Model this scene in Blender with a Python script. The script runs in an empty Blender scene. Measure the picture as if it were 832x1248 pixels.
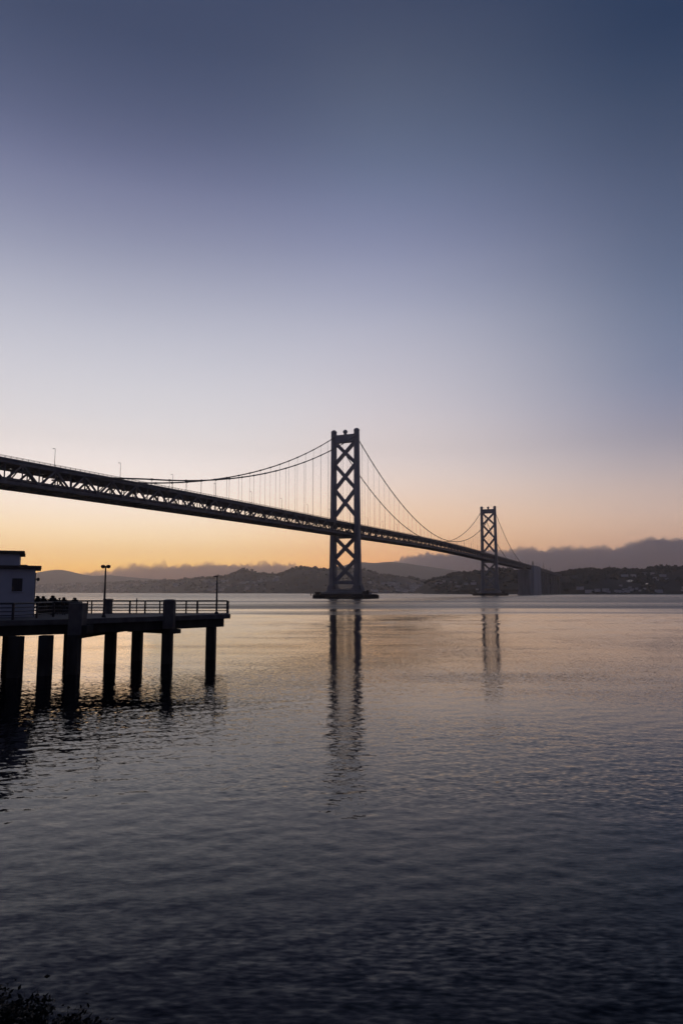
import bpy, math, random
import numpy as np
from mathutils import Vector, Matrix, noise

random.seed(7)
RNG = np.random.default_rng(11)
scene = bpy.context.scene
C = scene.collection
R = math.radians

# ------------------------------------------------------------------ camera
PITCH = math.atan(98 / 832.0)
EYE = 5.6
cam_data = bpy.data.cameras.new('camera')
cam_data.sensor_fit = 'VERTICAL'
cam_data.sensor_height = 36.0
cam_data.lens = 24.0
cam_data.clip_start = 0.1
cam_data.clip_end = 60000
cam = bpy.data.objects.new('camera', cam_data)
C.objects.link(cam)
cam.location = (0, 0, EYE)
cam.rotation_euler = (math.pi / 2 + PITCH, 0, 0)
scene.camera = cam

# ------------------------------------------------------------------ world: dusk sky
SUN_AZ = R(-21)                    # the sun has gone down to the left of the view
world = bpy.data.worlds.new('World')
scene.world = world
world.use_nodes = True
nt = world.node_tree
nt.nodes.clear()
N = nt.nodes.new
Lk = nt.links.new


def srgb(*c):
    o = []
    for v in c:
        v = v / 255.0
        o.append(v / 12.92 if v <= 0.04045 else ((v + 0.055) / 1.055) ** 2.4)
    return tuple(o) + (1.0,)


def math_node(op, a, b=None, clamp=False, tree=None):
    n = (tree or nt).nodes.new('ShaderNodeMath')
    n.operation = op
    n.use_clamp = clamp
    for i, v in enumerate((a, b)):
        if v is None:
            continue
        if isinstance(v, (int, float)):
            n.inputs[i].default_value = v
        else:
            (tree or nt).links.new(v, n.inputs[i])
    return n.outputs[0]


tc = N('ShaderNodeTexCoord')
sep = N('ShaderNodeSeparateXYZ')
Lk(tc.outputs['Generated'], sep.inputs[0])
wn = N('ShaderNodeTexNoise')
wm = N('ShaderNodeMapping')
wm.inputs['Scale'].default_value = (1.6, 1.6, 7.0)
Lk(tc.outputs['Generated'], wm.inputs[0])
Lk(wm.outputs[0], wn.inputs['Vector'])
wn.inputs['Scale'].default_value = 1.3
wn.inputs['Detail'].default_value = 4
streak = math_node('MULTIPLY', math_node('SUBTRACT', wn.outputs['Fac'], 0.5), 0.02)
elev = math_node('DIVIDE', math_node('ARCSINE', sep.outputs['Z']), R(60))
elev = math_node('ADD', elev, streak)
hx = math_node('MULTIPLY', sep.outputs['X'], math.sin(SUN_AZ))
hy = math_node('MULTIPLY', sep.outputs['Y'], math.cos(SUN_AZ))
hl = math_node('SQRT', math_node('ADD', math_node('MULTIPLY', sep.outputs['X'], sep.outputs['X']),
                                 math_node('ADD', math_node('MULTIPLY', sep.outputs['Y'], sep.outputs['Y']), 0.0004)))
caz = math_node('DIVIDE', math_node('ADD', hx, hy), hl)
away = math_node('SUBTRACT', 1.0, caz)


def ramp(stops):
    r = N('ShaderNodeValToRGB')
    Lk(elev, r.inputs[0])
    r.color_ramp.interpolation = 'B_SPLINE'
    e = r.color_ramp.elements
    for i, (deg, col) in enumerate(stops):
        pos = max(0.0, deg / 60.0)
        el = e[i] if i < 2 else e.new(pos)
        el.position = pos
        el.color = srgb(*col)
    return r.outputs[0]


toward = ramp([(0, (255, 176, 70)), (1.6, (255, 192, 88)), (2.6, (255, 204, 116)), (4.3, (250, 219, 168)), (6.3, (245, 226, 202)), (8.5, (244, 232, 224)),
               (10.6, (240, 230, 227)), (14, (225, 223, 227)), (20, (195, 197, 211)), (25.7, (151, 156, 180)), (31, (114, 120, 153)),
               (35.7, (79, 89, 119)), (40.2, (62, 74, 103)), (60, (48, 58, 84))])
middle = ramp([(0, (250, 160, 84)), (2.2, (250, 176, 104)), (3.5, (244, 186, 128)), (4.8, (240, 194, 148)), (7, (236, 204, 176)), (9, (234, 213, 200)), (11.1, (230, 216, 212)),
               (15.3, (217, 211, 217)), (21.8, (179, 182, 201)), (26.5, (147, 152, 180)), (30, (123, 131, 163)), (34, (99, 112, 141)),
               (39.2, (78, 88, 111)), (43.8, (62, 73, 101)), (60, (38, 47, 72))])
side = ramp([(0, (206, 144, 106)), (2.0, (206, 152, 120)), (4.4, (198, 163, 140)), (6.3, (200, 174, 160)), (9.5, (170, 162, 168)),
             (13.5, (138, 142, 167)), (17, (120, 132, 160)), (23, (97, 111, 140)), (29, (78, 91, 120)),
             (34.7, (56, 71, 98)), (39.1, (38, 57, 88)), (60, (30, 45, 73))])
behind = ramp([(0, (66, 64, 82)), (6, (68, 66, 88)), (14, (64, 68, 94)), (30, (50, 60, 86)), (60, (30, 41, 66))])


def maprange(v, a, b):
    m = N('ShaderNodeMapRange')
    m.interpolation_type = 'SMOOTHSTEP'
    Lk(v, m.inputs[0])
    m.inputs[1].default_value = a
    m.inputs[2].default_value = b
    return m.outputs[0]


def mix(fac, a, b):
    m = N('ShaderNodeMix')
    m.data_type = 'RGBA'
    if isinstance(fac, float):
        m.inputs[0].default_value = fac
    else:
        Lk(fac, m.inputs[0])
    Lk(a, m.inputs[6])
    Lk(b, m.inputs[7])
    return m.outputs[2]


c1 = mix(maprange(away, -0.01, 0.10), toward, middle)
c2 = mix(maprange(away, 0.04, 0.36), c1, side)
c3 = mix(maprange(away, 0.30, 1.5), c2, behind)
skytex = N('ShaderNodeTexSky')
skytex.sky_type = 'NISHITA'
skytex.sun_disc = False
skytex.sun_elevation = R(1.0)
skytex.sun_rotation = SUN_AZ
bg = N('ShaderNodeBackground')
Lk(c3, bg.inputs[0])
glow = N('ShaderNodeMapRange')
Lk(elev, glow.inputs[0])
glow.inputs[1].default_value = 0.0
glow.inputs[2].default_value = 0.20
glow.inputs[3].default_value = 1.7
glow.inputs[4].default_value = 1.03
Lk(glow.outputs[0], bg.inputs[1])
bg2 = N('ShaderNodeBackground')
Lk(skytex.outputs[0], bg2.inputs[0])
bg2.inputs[1].default_value = 0.002
add = N('ShaderNodeAddShader')
Lk(bg.outputs[0], add.inputs[0])
Lk(bg2.outputs[0], add.inputs[1])
out = N('ShaderNodeOutputWorld')
Lk(add.outputs[0], out.inputs[0])
world.cycles.sampling_method = 'MANUAL'
world.cycles.sample_map_resolution = 1024

# ------------------------------------------------------------------ sun: the last afterglow over the horizon
sun_data = bpy.data.lights.new('sun', 'SUN')
sun_data.energy = 0.035
sun_data.angle = R(12)
sun_data.color = (1.0, 0.55, 0.28)
sun = bpy.data.objects.new('sun', sun_data)
C.objects.link(sun)
sd = Vector((math.sin(SUN_AZ), math.cos(SUN_AZ), math.tan(R(2.0))))
sun.rotation_euler = sd.to_track_quat('Z', 'Y').to_euler()

vs = scene.view_settings
vs.view_transform = 'Standard'
vs.look = 'None'
vs.exposure = 0.0
vs.gamma = 1.0
vs.use_curve_mapping = False
cy = scene.cycles
cy.max_bounces = 5
cy.diffuse_bounces = 2
cy.glossy_bounces = 3
cy.transmission_bounces = 2
cy.volume_bounces = 1
cy.transparent_max_bounces = 8
cy.caustics_reflective = False
cy.caustics_refractive = False
cy.sample_clamp_indirect = 3.0
cy.use_denoising = True


# ------------------------------------------------------------------ helpers
def mat(name, col, rough=0.7, var=0.25, scale=3.0, metallic=0.0, stretch=(1, 1, 1), spec=0.4, detail=5):
    m = bpy.data.materials.new(name)
    m.use_nodes = True
    t = m.node_tree
    b = t.nodes['Principled BSDF']
    b.inputs['Roughness'].default_value = rough
    b.inputs['Metallic'].default_value = metallic
    b.inputs['Specular IOR Level'].default_value = spec
    co = t.nodes.new('ShaderNodeTexCoord')
    mp = t.nodes.new('ShaderNodeMapping')
    mp.inputs['Scale'].default_value = stretch
    n = t.nodes.new('ShaderNodeTexNoise')
    n.inputs['Scale'].default_value = scale
    n.inputs['Detail'].default_value = detail
    r = t.nodes.new('ShaderNodeValToRGB')
    r.color_ramp.elements[0].position = 0.3
    r.color_ramp.elements[1].position = 0.7
    r.color_ramp.elements[0].color = tuple(c * (1 - var) for c in col) + (1,)
    r.color_ramp.elements[1].color = tuple(min(1, c * (1 + var)) for c in col) + (1,)
    t.links.new(co.outputs['Object'], mp.inputs[0])
    t.links.new(mp.outputs[0], n.inputs['Vector'])
    t.links.new(n.outputs['Fac'], r.inputs[0])
    t.links.new(r.outputs[0], b.inputs['Base Color'])
    return m


M = {
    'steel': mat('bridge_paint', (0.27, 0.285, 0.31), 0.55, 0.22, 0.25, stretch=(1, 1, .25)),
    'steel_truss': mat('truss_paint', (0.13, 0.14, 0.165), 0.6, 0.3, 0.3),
    'asphalt': mat('asphalt', (0.05, 0.05, 0.052), 0.85, 0.2, 0.5),
    'cable': mat('cable_paint', (0.10, 0.10, 0.105), 0.6, 0.15, 1.0),
    'bridge_concrete': mat('bridge_concrete', (0.24, 0.238, 0.235), 0.85, 0.25, 0.08, stretch=(1, 1, .3)),
    'anchor_concrete': mat('anchor_concrete', (0.34, 0.335, 0.33), 0.9, 0.3, 0.08, stretch=(1, 1, .3)),
    'pale_concrete': mat('pale_concrete', (0.52, 0.51, 0.50), 0.85, 0.15, 0.08, stretch=(1, 1, .3)),
    'old_concrete': mat('old_concrete', (0.18, 0.178, 0.175), 0.9, 0.3, 0.08, stretch=(1, 1, .3)),
    'fender': mat('fender_timber', (0.035, 0.03, 0.028), 0.9, 0.35, 0.4),
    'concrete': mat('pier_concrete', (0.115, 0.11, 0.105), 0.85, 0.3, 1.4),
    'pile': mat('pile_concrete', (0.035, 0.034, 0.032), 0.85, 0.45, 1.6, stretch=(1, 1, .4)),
    'white_wall': mat('painted_wall', (0.50, 0.51, 0.53), 0.7, 0.10, 0.8),
    'roof': mat('roof_edge', (0.09, 0.075, 0.06), 0.8, 0.2, 2.0),
    'glass': mat('dark_glass', (0.015, 0.016, 0.018), 0.15, 0.1, 1.0),
    'metal': mat('dark_metal', (0.04, 0.04, 0.045), 0.5, 0.2, 6.0, metallic=0.3),
    'rock': mat('shore_rock', (0.045, 0.042, 0.04), 0.9, 0.4, 2.5),
    'leaf': mat('bush_leaf', (0.006, 0.008, 0.005), 0.7, 0.5, 9.0),
    'twig': mat('dry_twig', (0.22, 0.19, 0.13), 0.8, 0.2, 9.0),
    'hill': mat('hill_ground', (0.034, 0.032, 0.026), 0.95, 0.5, 0.009),
    'wood': mat('far_trees', (0.024, 0.028, 0.02), 0.95, 0.4, 0.05),
    'house': mat('house_wall', (0.66, 0.63, 0.6), 0.8, 0.2, 0.01),
    'house_roof': mat('house_roof', (0.16, 0.13, 0.12), 0.8, 0.2, 0.01),
    'jacket': mat('dark_jacket', (0.022, 0.022, 0.026), 0.9, 0.2, 8.0),
    'jacket_b': mat('brown_jacket', (0.05, 0.035, 0.028), 0.9, 0.2, 8.0),
    'skin': mat('skin', (0.40, 0.26, 0.20), 0.6, 0.05, 8.0),
    'trousers': mat('trousers', (0.02, 0.022, 0.03), 0.9, 0.2, 8.0),
    'hair': mat('hair', (0.02, 0.014, 0.01), 0.7, 0.2, 20.0),
}


def tag(o, label=None, cat=None, group=None, kind=None):
    if label: o['label'] = label
    if cat: o['category'] = cat
    if group: o['group'] = group
    if kind: o['kind'] = kind
    return o


def empty(name, loc, rz=0.0):
    o = bpy.data.objects.new(name, None)
    o.empty_display_size = 1
    C.objects.link(o)
    o.location = loc
    o.rotation_euler = (0, 0, rz)
    return o


class MB:
    """collects shapes into one mesh"""

    def __init__(self):
        self.v = []
        self.f = []

    def add(self, verts, faces):
        b = len(self.v)
        self.v += [tuple(v) for v in verts]
        self.f += [tuple(i + b for i in f) for f in faces]
        return self

    def loft(self, rings):
        n = len(rings[0])
        vs_ = [p for r in rings for p in r]
        fs = []
        for k in range(len(rings) - 1):
            for i in range(n):
                j = (i + 1) % n
                fs.append((k * n + i, k * n + j, (k + 1) * n + j, (k + 1) * n + i))
        fs.append(tuple(range(n))[::-1])
        fs.append(tuple((len(rings) - 1) * n + i for i in range(n)))
        return self.add(vs_, fs)

    def box(self, x0, x1, y0, y1, z0, z1):
        return self.loft([[(x0, y0, z), (x1, y0, z), (x1, y1, z), (x0, y1, z)] for z in (z0, z1)])

    def bar(self, p, q, w, h, up=(0, 0, 1)):
        p, q = Vector(p), Vector(q)
        d = (q - p).normalized()
        u = Vector(up)
        s = d.cross(u)
        if s.length < 1e-4:
            s = d.cross(Vector((1, 0, 0)))
        s.normalize()
        t = s.cross(d).normalized()
        s, t = s * w / 2, t * h / 2
        return self.loft([[c - s - t, c + s - t, c + s + t, c - s + t] for c in (p, q)])

    def tube(self, pts, r, n=8):
        pts = [Vector(p) for p in pts]
        rings = []
        rr = r if isinstance(r, (list, tuple)) else [r] * len(pts)
        for i, p in enumerate(pts):
            d = (pts[min(i + 1, len(pts) - 1)] - pts[max(i - 1, 0)]).normalized()
            a = Vector((0, 0, 1)) if abs(d.z) < .95 else Vector((1, 0, 0))
            s = d.cross(a).normalized()
            t = s.cross(d)
            rings.append([p + (s * math.cos(k * 2 * math.pi / n) + t * math.sin(k * 2 * math.pi / n)) * rr[i] for k in range(n)])
        return self.loft(rings)

    def prism(self, poly, z0, z1, inset=0.0):
        cx = sum(p[0] for p in poly) / len(poly)
        cyy = sum(p[1] for p in poly) / len(poly)
        top = [(cx + (p[0] - cx) * (1 - inset), cyy + (p[1] - cyy) * (1 - inset), z1) for p in poly]
        return self.loft([[(p[0], p[1], z0) for p in poly], top])

    def lathe(self, cx, cyy, prof, n=12):
        return self.loft([[(cx + r * math.cos(k * 2 * math.pi / n), cyy + r * math.sin(k * 2 * math.pi / n), z) for k in range(n)] for r, z in prof])

    def build(self, name, material, parent=None, smooth=False, bevel=0):
        me = bpy.data.meshes.new(name)
        me.from_pydata(self.v, [], self.f)
        me.validate()
        import bmesh
        bm = bmesh.new()
        bm.from_mesh(me)
        bmesh.ops.recalc_face_normals(bm, faces=bm.faces)
        bm.to_mesh(me)
        bm.free()
        if smooth:
            me.polygons.foreach_set('use_smooth', [True] * len(me.polygons))
        me.materials.append(material)
        o = bpy.data.objects.new(name, me)
        C.objects.link(o)
        if parent:
            o.parent = parent
        if bevel:
            b = o.modifiers.new('bevel', 'BEVEL')
            b.width = bevel
            b.segments = 2
        return o


def ray(px, py):
    a = (624 - py) / 832.0
    b = (px - 416) / 832.0
    c, s = math.cos(PITCH), math.sin(PITCH)
    return Vector((b, c - a * s, s + a * c))


def at_depth(px, py, Y):
    r = ray(px, py)
    return r * (Y / r.y) + Vector((0, 0, EYE))


def at_height(px, py, z):
    r = ray(px, py)
    return r * ((z - EYE) / r.z) + Vector((0, 0, EYE))


def fbm(x, y, z=0.0, o=5):
    return noise.fractal(Vector((x, y, z)), 0.9, 2.0, o)


# ------------------------------------------------------------------ water
def grid_axis(fine, half0, half1, far0, far1, growth):
    a = list(np.arange(half0, half1 + fine / 2, fine))
    s, x = fine, a[-1]
    while x < far1:
        s *= growth
        x += s
        a.append(min(x, far1))
    s, x = fine, a[0]
    while x > far0:
        s *= growth
        x -= s
        a.insert(0, max(x, far0))
    return np.array(a)


gx = grid_axis(0.085, -11, 11, -8900, 8900, 1.022)
gy = grid_axis(0.075, 3.0, 27, 1.1, 12300, 1.014)
X, Y = np.meshgrid(gx, gy)
dx = np.gradient(gx)[None, :] + 0 * X
dy = np.gradient(gy)[:, None] + 0 * Y
cell = np.maximum(dx * 0.7, dy)
Z = np.zeros_like(X)
env = 0.55 + 0.45 * np.sin(X * 0.055 + 1.3 * np.sin(Y * 0.041)) * np.sin(Y * 0.083 + 0.9 * np.sin(X * 0.031))
for i in range(84):
    lam = 0.25 * (2.4 / 0.25) ** RNG.random()
    th = R(90 + 14) + RNG.normal(0, 0.55)
    k = 2 * math.pi / lam
    slope = 0.0034 * min(1.0, (0.6 / lam)) ** 0.8
    w = np.clip(lam / (3.2 * cell) - 1.0, 0, 1)
    Z += w * slope / k * np.sin(k * (math.cos(th) * X + math.sin(th) * Y) + RNG.random() * 6.28
                                + 0.8 * np.sin(X * 0.13 + i) + 0.7 * np.sin(Y * 0.11 + 2 * i))
Z *= (0.55 + 0.9 * env)
ny, nx = X.shape
me = bpy.data.meshes.new('water')
co = np.stack([X, Y, Z], -1).reshape(-1, 3)
idx = np.arange(nx * ny).reshape(ny, nx)
quads = np.stack([idx[:-1, :-1], idx[:-1, 1:], idx[1:, 1:], idx[1:, :-1]], -1).reshape(-1, 4)
me.vertices.add(len(co))
me.vertices.foreach_set('co', co.ravel())
me.loops.add(quads.size)
me.loops.foreach_set('vertex_index', quads.ravel())
me.polygons.add(len(quads))
me.polygons.foreach_set('loop_start', np.arange(0, quads.size, 4))
me.polygons.foreach_set('loop_total', np.full(len(quads), 4))
me.polygons.foreach_set('use_smooth', np.ones(len(quads), bool))
me.update()
me.validate()
water = bpy.data.objects.new('water', me)
C.objects.link(water)
tag(water, kind='structure')

wmx = bpy.data.materials.new('water_surface')
wmx.use_nodes = True
t = wmx.node_tree
b = t.nodes['Principled BSDF']
b.inputs['Base Color'].default_value = (0.0025, 0.0035, 0.006, 1)
b.inputs['Roughness'].default_value = 0.04
b.inputs['IOR'].default_value = 1.333
b.inputs['Specular IOR Level'].default_value = 0.30
b.inputs['Specular Tint'].default_value = (0.16, 0.22, 0.40, 1)
tco = t.nodes.new('ShaderNodeTexCoord')
geo = t.nodes.new('ShaderNodeNewGeometry')
pos = t.nodes.new('ShaderNodeSeparateXYZ')
t.links.new(tco.outputs['Object'], pos.inputs[0])


def noise_at(sx, sy, detail=2, seed=0.0, rot=0.0, rough=0.5):
    mp = t.nodes.new('ShaderNodeMapping')
    mp.inputs['Scale'].default_value = (sx, sy, 1)
    mp.inputs['Location'].default_value = (seed * 7.3, seed * 3.1, seed)
    mp.inputs['Rotation'].default_value = (0, 0, rot)
    n = t.nodes.new('ShaderNodeTexNoise')
    n.inputs['Scale'].default_value = 1.0
    n.inputs['Detail'].default_value = detail
    n.inputs['Roughness'].default_value = rough
    t.links.new(tco.outputs['Object'], mp.inputs[0])
    t.links.new(mp.outputs[0], n.inputs['Vector'])
    return n


def vec(op, a, b_=None, scale=None):
    n = t.nodes.new('ShaderNodeVectorMath')
    n.operation = op
    for i, v in enumerate((a, b_)):
        if v is None:
            continue
        if isinstance(v, tuple):
            n.inputs[i].default_value = v
        else:
            t.links.new(v, n.inputs[i])
    if scale is not None:
        if isinstance(scale, (int, float)):
            n.inputs['Scale'].default_value = scale
        else:
            t.links.new(scale, n.inputs['Scale'])
    return n.outputs[0]


def mrange(v, a, b_, lo, hi):
    m = t.nodes.new('ShaderNodeMapRange')
    m.interpolation_type = 'SMOOTHSTEP'
    t.links.new(v, m.inputs[0])
    m.inputs[1].default_value = a
    m.inputs[2].default_value = b_
    m.inputs[3].default_value = lo
    m.inputs[4].default_value = hi
    return m.outputs[0]


total = None
w_fine = mrange(pos.outputs['Y'], 15, 120, 1.0, 0.35)
w_mid = mrange(pos.outputs['Y'], 12, 70, 0.35, 1.0)
w_long = mrange(pos.outputs['Y'], 45, 130, 0.0, 1.0)
for sx, sy, ax, ay, det, rot, wgt in ((4.6, 12.0, 0.16, 0.27, 1, 0.20, w_fine), (2.3, 6.5, 0.11, 0.15, 2, -0.16, w_fine), (0.9, 1.8, 0.085, 0.045, 3, -0.1, w_mid),
                                      (0.30, 0.14, 0.13, 0.02, 3, 0.05, w_long), (0.22, 0.6, 0.03, 0.022, 2, 0.15, w_mid), (0.04, 0.16, 0.02, 0.02, 1, 0.1, w_mid)):
    n = noise_at(sx, sy, det, seed=sx, rot=rot)
    v = vec('MULTIPLY', vec('SUBTRACT', n.outputs['Color'], (0.5, 0.5, 0.5)), (ax, ay, 0.0))
    v = vec('SCALE', v, scale=wgt)
    total = v if total is None else vec('ADD', total, v)
# wind-ruffled water far out, calmer lanes nearer the shore
wob = noise_at(0.004, 0.012, 3, seed=5.0)
yw = math_node('ADD', pos.outputs['Y'], math_node('MULTIPLY', math_node('SUBTRACT', wob.outputs['Fac'], 0.5, tree=t), 230.0, tree=t), tree=t)
farz = mrange(yw, 165, 225, 0.0, 1.0)
lanes = noise_at(0.010, 0.075, 3, seed=9.0, rot=0.04)
lane = mrange(lanes.outputs['Fac'], 0.42, 0.62, 0.0, 1.0)
outer = noise_at(0.0012, 0.012, 4, seed=13.0)
olane = mrange(outer.outputs['Fac'], 0.40, 0.60, 0.35, 1.0)
near_g = math_node('ADD', math_node('MULTIPLY', lane, 0.50, tree=t), 0.62, tree=t)
far_g = math_node('MULTIPLY', olane, 0.3, tree=t)
mx = t.nodes.new('ShaderNodeMix')
mx.data_type = 'FLOAT'
t.links.new(farz, mx.inputs[0])
t.links.new(near_g, mx.inputs[2])
t.links.new(far_g, mx.inputs[3])
patch = noise_at(0.07, 0.16, 3, seed=21.0, rot=0.35)
total = vec('SCALE', total, scale=math_node('MULTIPLY', mx.outputs[0], mrange(patch.outputs['Fac'], 0.36, 0.64, 0.55, 1.3), tree=t))
rg_near = mrange(pos.outputs['Y'], 20, 170, 0.02, 0.03)
rg_far = math_node('ADD', math_node('MULTIPLY', olane, 0.16, tree=t), 0.17, tree=t)
mr = t.nodes.new('ShaderNodeMix')
mr.data_type = 'FLOAT'
t.links.new(farz, mr.inputs[0])
t.links.new(rg_near, mr.inputs[2])
t.links.new(rg_far, mr.inputs[3])
t.links.new(mr.outputs[0], b.inputs['Roughness'])
# the wave faces that show from the shore lean towards it
lean = math_node('ADD', mrange(pos.outputs['Y'], 45, 130, 0.0, 0.032), mrange(yw, 165, 225, 0.0, 0.022), tree=t)
cmb = t.nodes.new('ShaderNodeCombineXYZ')
t.links.new(math_node('MULTIPLY', lean, -1.0, tree=t), cmb.inputs[1])
total = vec('ADD', total, cmb.outputs[0])
nrm = vec('NORMALIZE', vec('ADD', geo.outputs['Normal'], total))
t.links.new(nrm, b.inputs['Normal'])
me.materials.append(wmx)

# ------------------------------------------------------------------ shore under the camera: seawall walk and a rocky bank
sw = MB()
sw.box(-60, 60, -30, 1.3, -1.0, 3.9)
tag(sw.build('seawall_ground', M['concrete']), kind='structure')
TH0 = 0


def bank_height(x, y):
    # spur of rock that runs out on the left
    d = math.hypot((x + 2.9) / 2.8, (y - 1.2) / 6.0)
    h = 3.25 * (1 - d ** 3) if d < 1.6 else -6
    return h + 0.35 * fbm(x * 0.9, y * 0.9) + 0.12 * fbm(x * 3, y * 3, 4)


bk = MB()
n1, n2 = 70, 90
vv = []
for j in range(n2):
    for i in range(n1):
        x = -11 + i * 10.5 / (n1 - 1)
        y = 1.25 + j * 8.5 / (n2 - 1)
        vv.append((x, y, max(-0.9, bank_height(x, y))))
ff = [(j * n1 + i, j * n1 + i + 1, (j + 1) * n1 + i + 1, (j + 1) * n1 + i) for j in range(n2 - 1) for i in range(n1 - 1)]
bk.add(vv, ff)
tag(bk.build('rocky_bank', M['rock'], smooth=False), kind='structure')


# ------------------------------------------------------------------ far land
def terrain(name, pts, front, back, rough=0.10, step=14.0, seed=0.0, rows=26, material=None):
    """pts: (picture column, crest row, distance) of a ridge line -> a hill with real depth in the world"""
    crest = [at_depth(px, py, D) for px, py, D in pts]
    xs = [c.x for c in crest]
    n = max(40, int((xs[-1] - xs[0]) / step))
    gxs = np.linspace(xs[0], xs[-1], n)
    cz = np.interp(gxs, xs, [c.z for c in crest])
    cyv = np.interp(gxs, xs, [c.y for c in crest])
    ker = np.array([1, 2, 1]) / 4.0
    for _ in range(2):
        cz[1:-1] = np.convolve(cz, ker, 'valid')
    ker = np.ones(9) / 9
    pad = np.pad(cyv, 4, 'edge')
    cyv = np.convolve(pad, ker, 'valid')
    H = np.zeros((rows * 2, n))
    YY = np.zeros((rows * 2, n))
    for j in range(rows * 2):
        tt = (j - rows) / float(rows)              # -1 shore .. 0 crest .. 1 back
        for i in range(n):
            wdt = front if tt < 0 else back
            y = cyv[i] + tt * wdt
            base = (1 - abs(tt) ** 1.5)
            x = gxs[i]
            r_ = fbm(x / 170.0 + seed, y / 170.0, seed) * rough * (1 - (1 - abs(tt)) ** 4) * 1.6
            z = cz[i] * max(0.0, base) * (1 + r_) if tt > -0.999 else -0.6
            H[j, i] = z
            YY[j, i] = y + (fbm(x / 200.0, seed, 2.0) * 60 if tt < -0.9 else 0)
    m_ = MB()
    m_.v = [(float(gxs[i]), float(YY[j, i]), float(H[j, i])) for j in range(rows * 2) for i in range(n)]
    m_.f = [(j * n + i, j * n + i + 1, (j + 1) * n + i + 1, (j + 1) * n + i) for j in range(rows * 2 - 1) for i in range(n - 1)]
    o = m_.build(name, material or M['hill'], smooth=True)
    tag(o, kind='structure')
    return {'x': gxs, 'H': H, 'Y': YY, 'rows': rows, 'n': n}


def on_hill(T, x, tt):
    i = int(np.clip(np.searchsorted(T['x'], x), 1, T['n'] - 1))
    j = int(np.clip(round((tt + 1) * T['rows']), 0, T['rows'] * 2 - 1))
    return float(T['Y'][j, i]), float(T['H'][j, i])


far_mountain = terrain('far_mountain', [(-140, 712, 11300), (-60, 706, 11300), (0, 702, 11300), (45, 698, 11300), (58, 695.4, 11300), (70, 694, 11300), (80, 694.8, 11300), (98, 699.5, 11300),
                                        (112, 702, 11300), (135, 701, 11300), (165, 704, 11300), (210, 707, 11300), (260, 712, 11300), (300, 720, 11300)],
                       900, 500, 0.05, 55, 3.1)
mid_mountain = terrain('distant_ridge', [(380, 712, 10300), (420, 688, 10300), (441, 684.6, 10300), (456, 686.6, 10300), (471, 684.4, 10300), (484, 685.2, 10300), (510, 689, 10300),
                                         (560, 696, 10300), (620, 703, 10300), (700, 716, 10300)], 900, 500, 0.05, 55, 8.1)
LH = terrain('wooded_headland', [(-150, 716, 9900), (-40, 714.5, 9700), (40, 713, 9300), (83, 712, 8900), (118, 711.4, 8400), (152, 709.5, 7700), (183, 709.3, 6900), (222, 707.6, 6000),
                                 (248, 704.5, 5300), (270, 704, 5100), (284, 702.8, 4900), (291, 698, 4850), (300, 695.8, 4800), (310, 696.4, 4750), (318, 700, 4700), (331, 700.6, 4650), (343, 701, 4600),
                                 (351, 697, 4550), (358, 694, 4500), (369, 693.4, 4450), (386, 694.2, 4400), (402, 695.2, 4350), (430, 693.5, 4300), (444, 694.2, 4300), (454, 698, 4350),
                                 (471, 701.8, 4400), (489, 704, 4450), (503, 706.5, 4500), (516, 709.5, 4600), (545, 714, 4700), (600, 720, 4800)],
             620, 500, 0.12, 14, 1.7)
IS = terrain('wooded_island', [(506, 722.5, 2750), (511, 717, 2750), (514, 713.8, 2750), (520, 709, 2740), (532, 705, 2720), (544, 703.6, 2700), (551, 701, 2690), (557, 699.8, 2680), (573, 699.4, 2650),
                               (587, 699, 2620), (600, 697, 2600), (611, 695.4, 2580), (621, 696.2, 2560), (630, 699, 2520), (650, 702, 2460), (668, 701.5, 2400), (682, 700, 2340), (690, 699, 2340), (701, 696.8, 2360),
                               (714, 695.4, 2400), (728, 696, 2420), (741, 694.8, 2440), (752, 697, 2460), (767, 696, 2480), (784, 696, 2500), (796, 693.2, 2500), (813, 692.2, 2500), (823, 693, 2500),
                               (840, 692, 2500), (880, 690, 2500), (930, 696, 2480), (980, 706, 2460), (1020, 721, 2460)],
             330, 300, 0.13, 8, 6.4)

# tree clumps: a wood that reads as one mass on each hill
ICO = []


def ico_template():
    import bmesh
    bm = bmesh.new()
    bmesh.ops.create_icosphere(bm, subdivisions=1, radius=1.0)
    v_ = [tuple(x.co) for x in bm.verts]
    f_ = [tuple(y.index for y in x.verts) for x in bm.faces]
    bm.free()
    return v_, f_


IV, IF = ico_template()


def clump(mb, x, y, z, rx, rz, seed):
    rnd = random.Random(seed)
    vs_ = []
    for v_ in IV:
        k = rnd.uniform(0.65, 1.3)
        vs_.append((x + v_[0] * rx * k, y + v_[1] * rx * k, z + v_[2] * rz * k))
    mb.add(vs_, IF)


def wood(name, T, count, x0, x1, hmin, hmax, seed, tlo=-0.96, label=''):
    rnd = random.Random(seed)
    mb = MB()
    for k in range(count):
        x = rnd.uniform(x0, x1)
        dens = fbm(x / 140.0, seed, 1.0)
        crest = rnd.random() < 0.45
        tt = rnd.uniform(-0.12, 0.03) if crest else rnd.uniform(tlo, -0.05)
        if not crest and fbm(x / 160.0, tt * 3.0, seed) < -0.12:
            continue
        y, z = on_hill(T, x, tt)
        h = rnd.uniform(hmin, hmax) * (1.0 + 0.5 * dens)
        if crest and rnd.random() < 0.25:
            h *= 1.45
        clump(mb, x, y + rnd.uniform(-8, 8), z + h * 0.30, h * rnd.uniform(0.42, 0.8), h * 0.6, seed * 1000 + k)
    o = mb.build(name, M['wood'])
    tag(o, label, 'woodland', kind='stuff')
    return o


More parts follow.
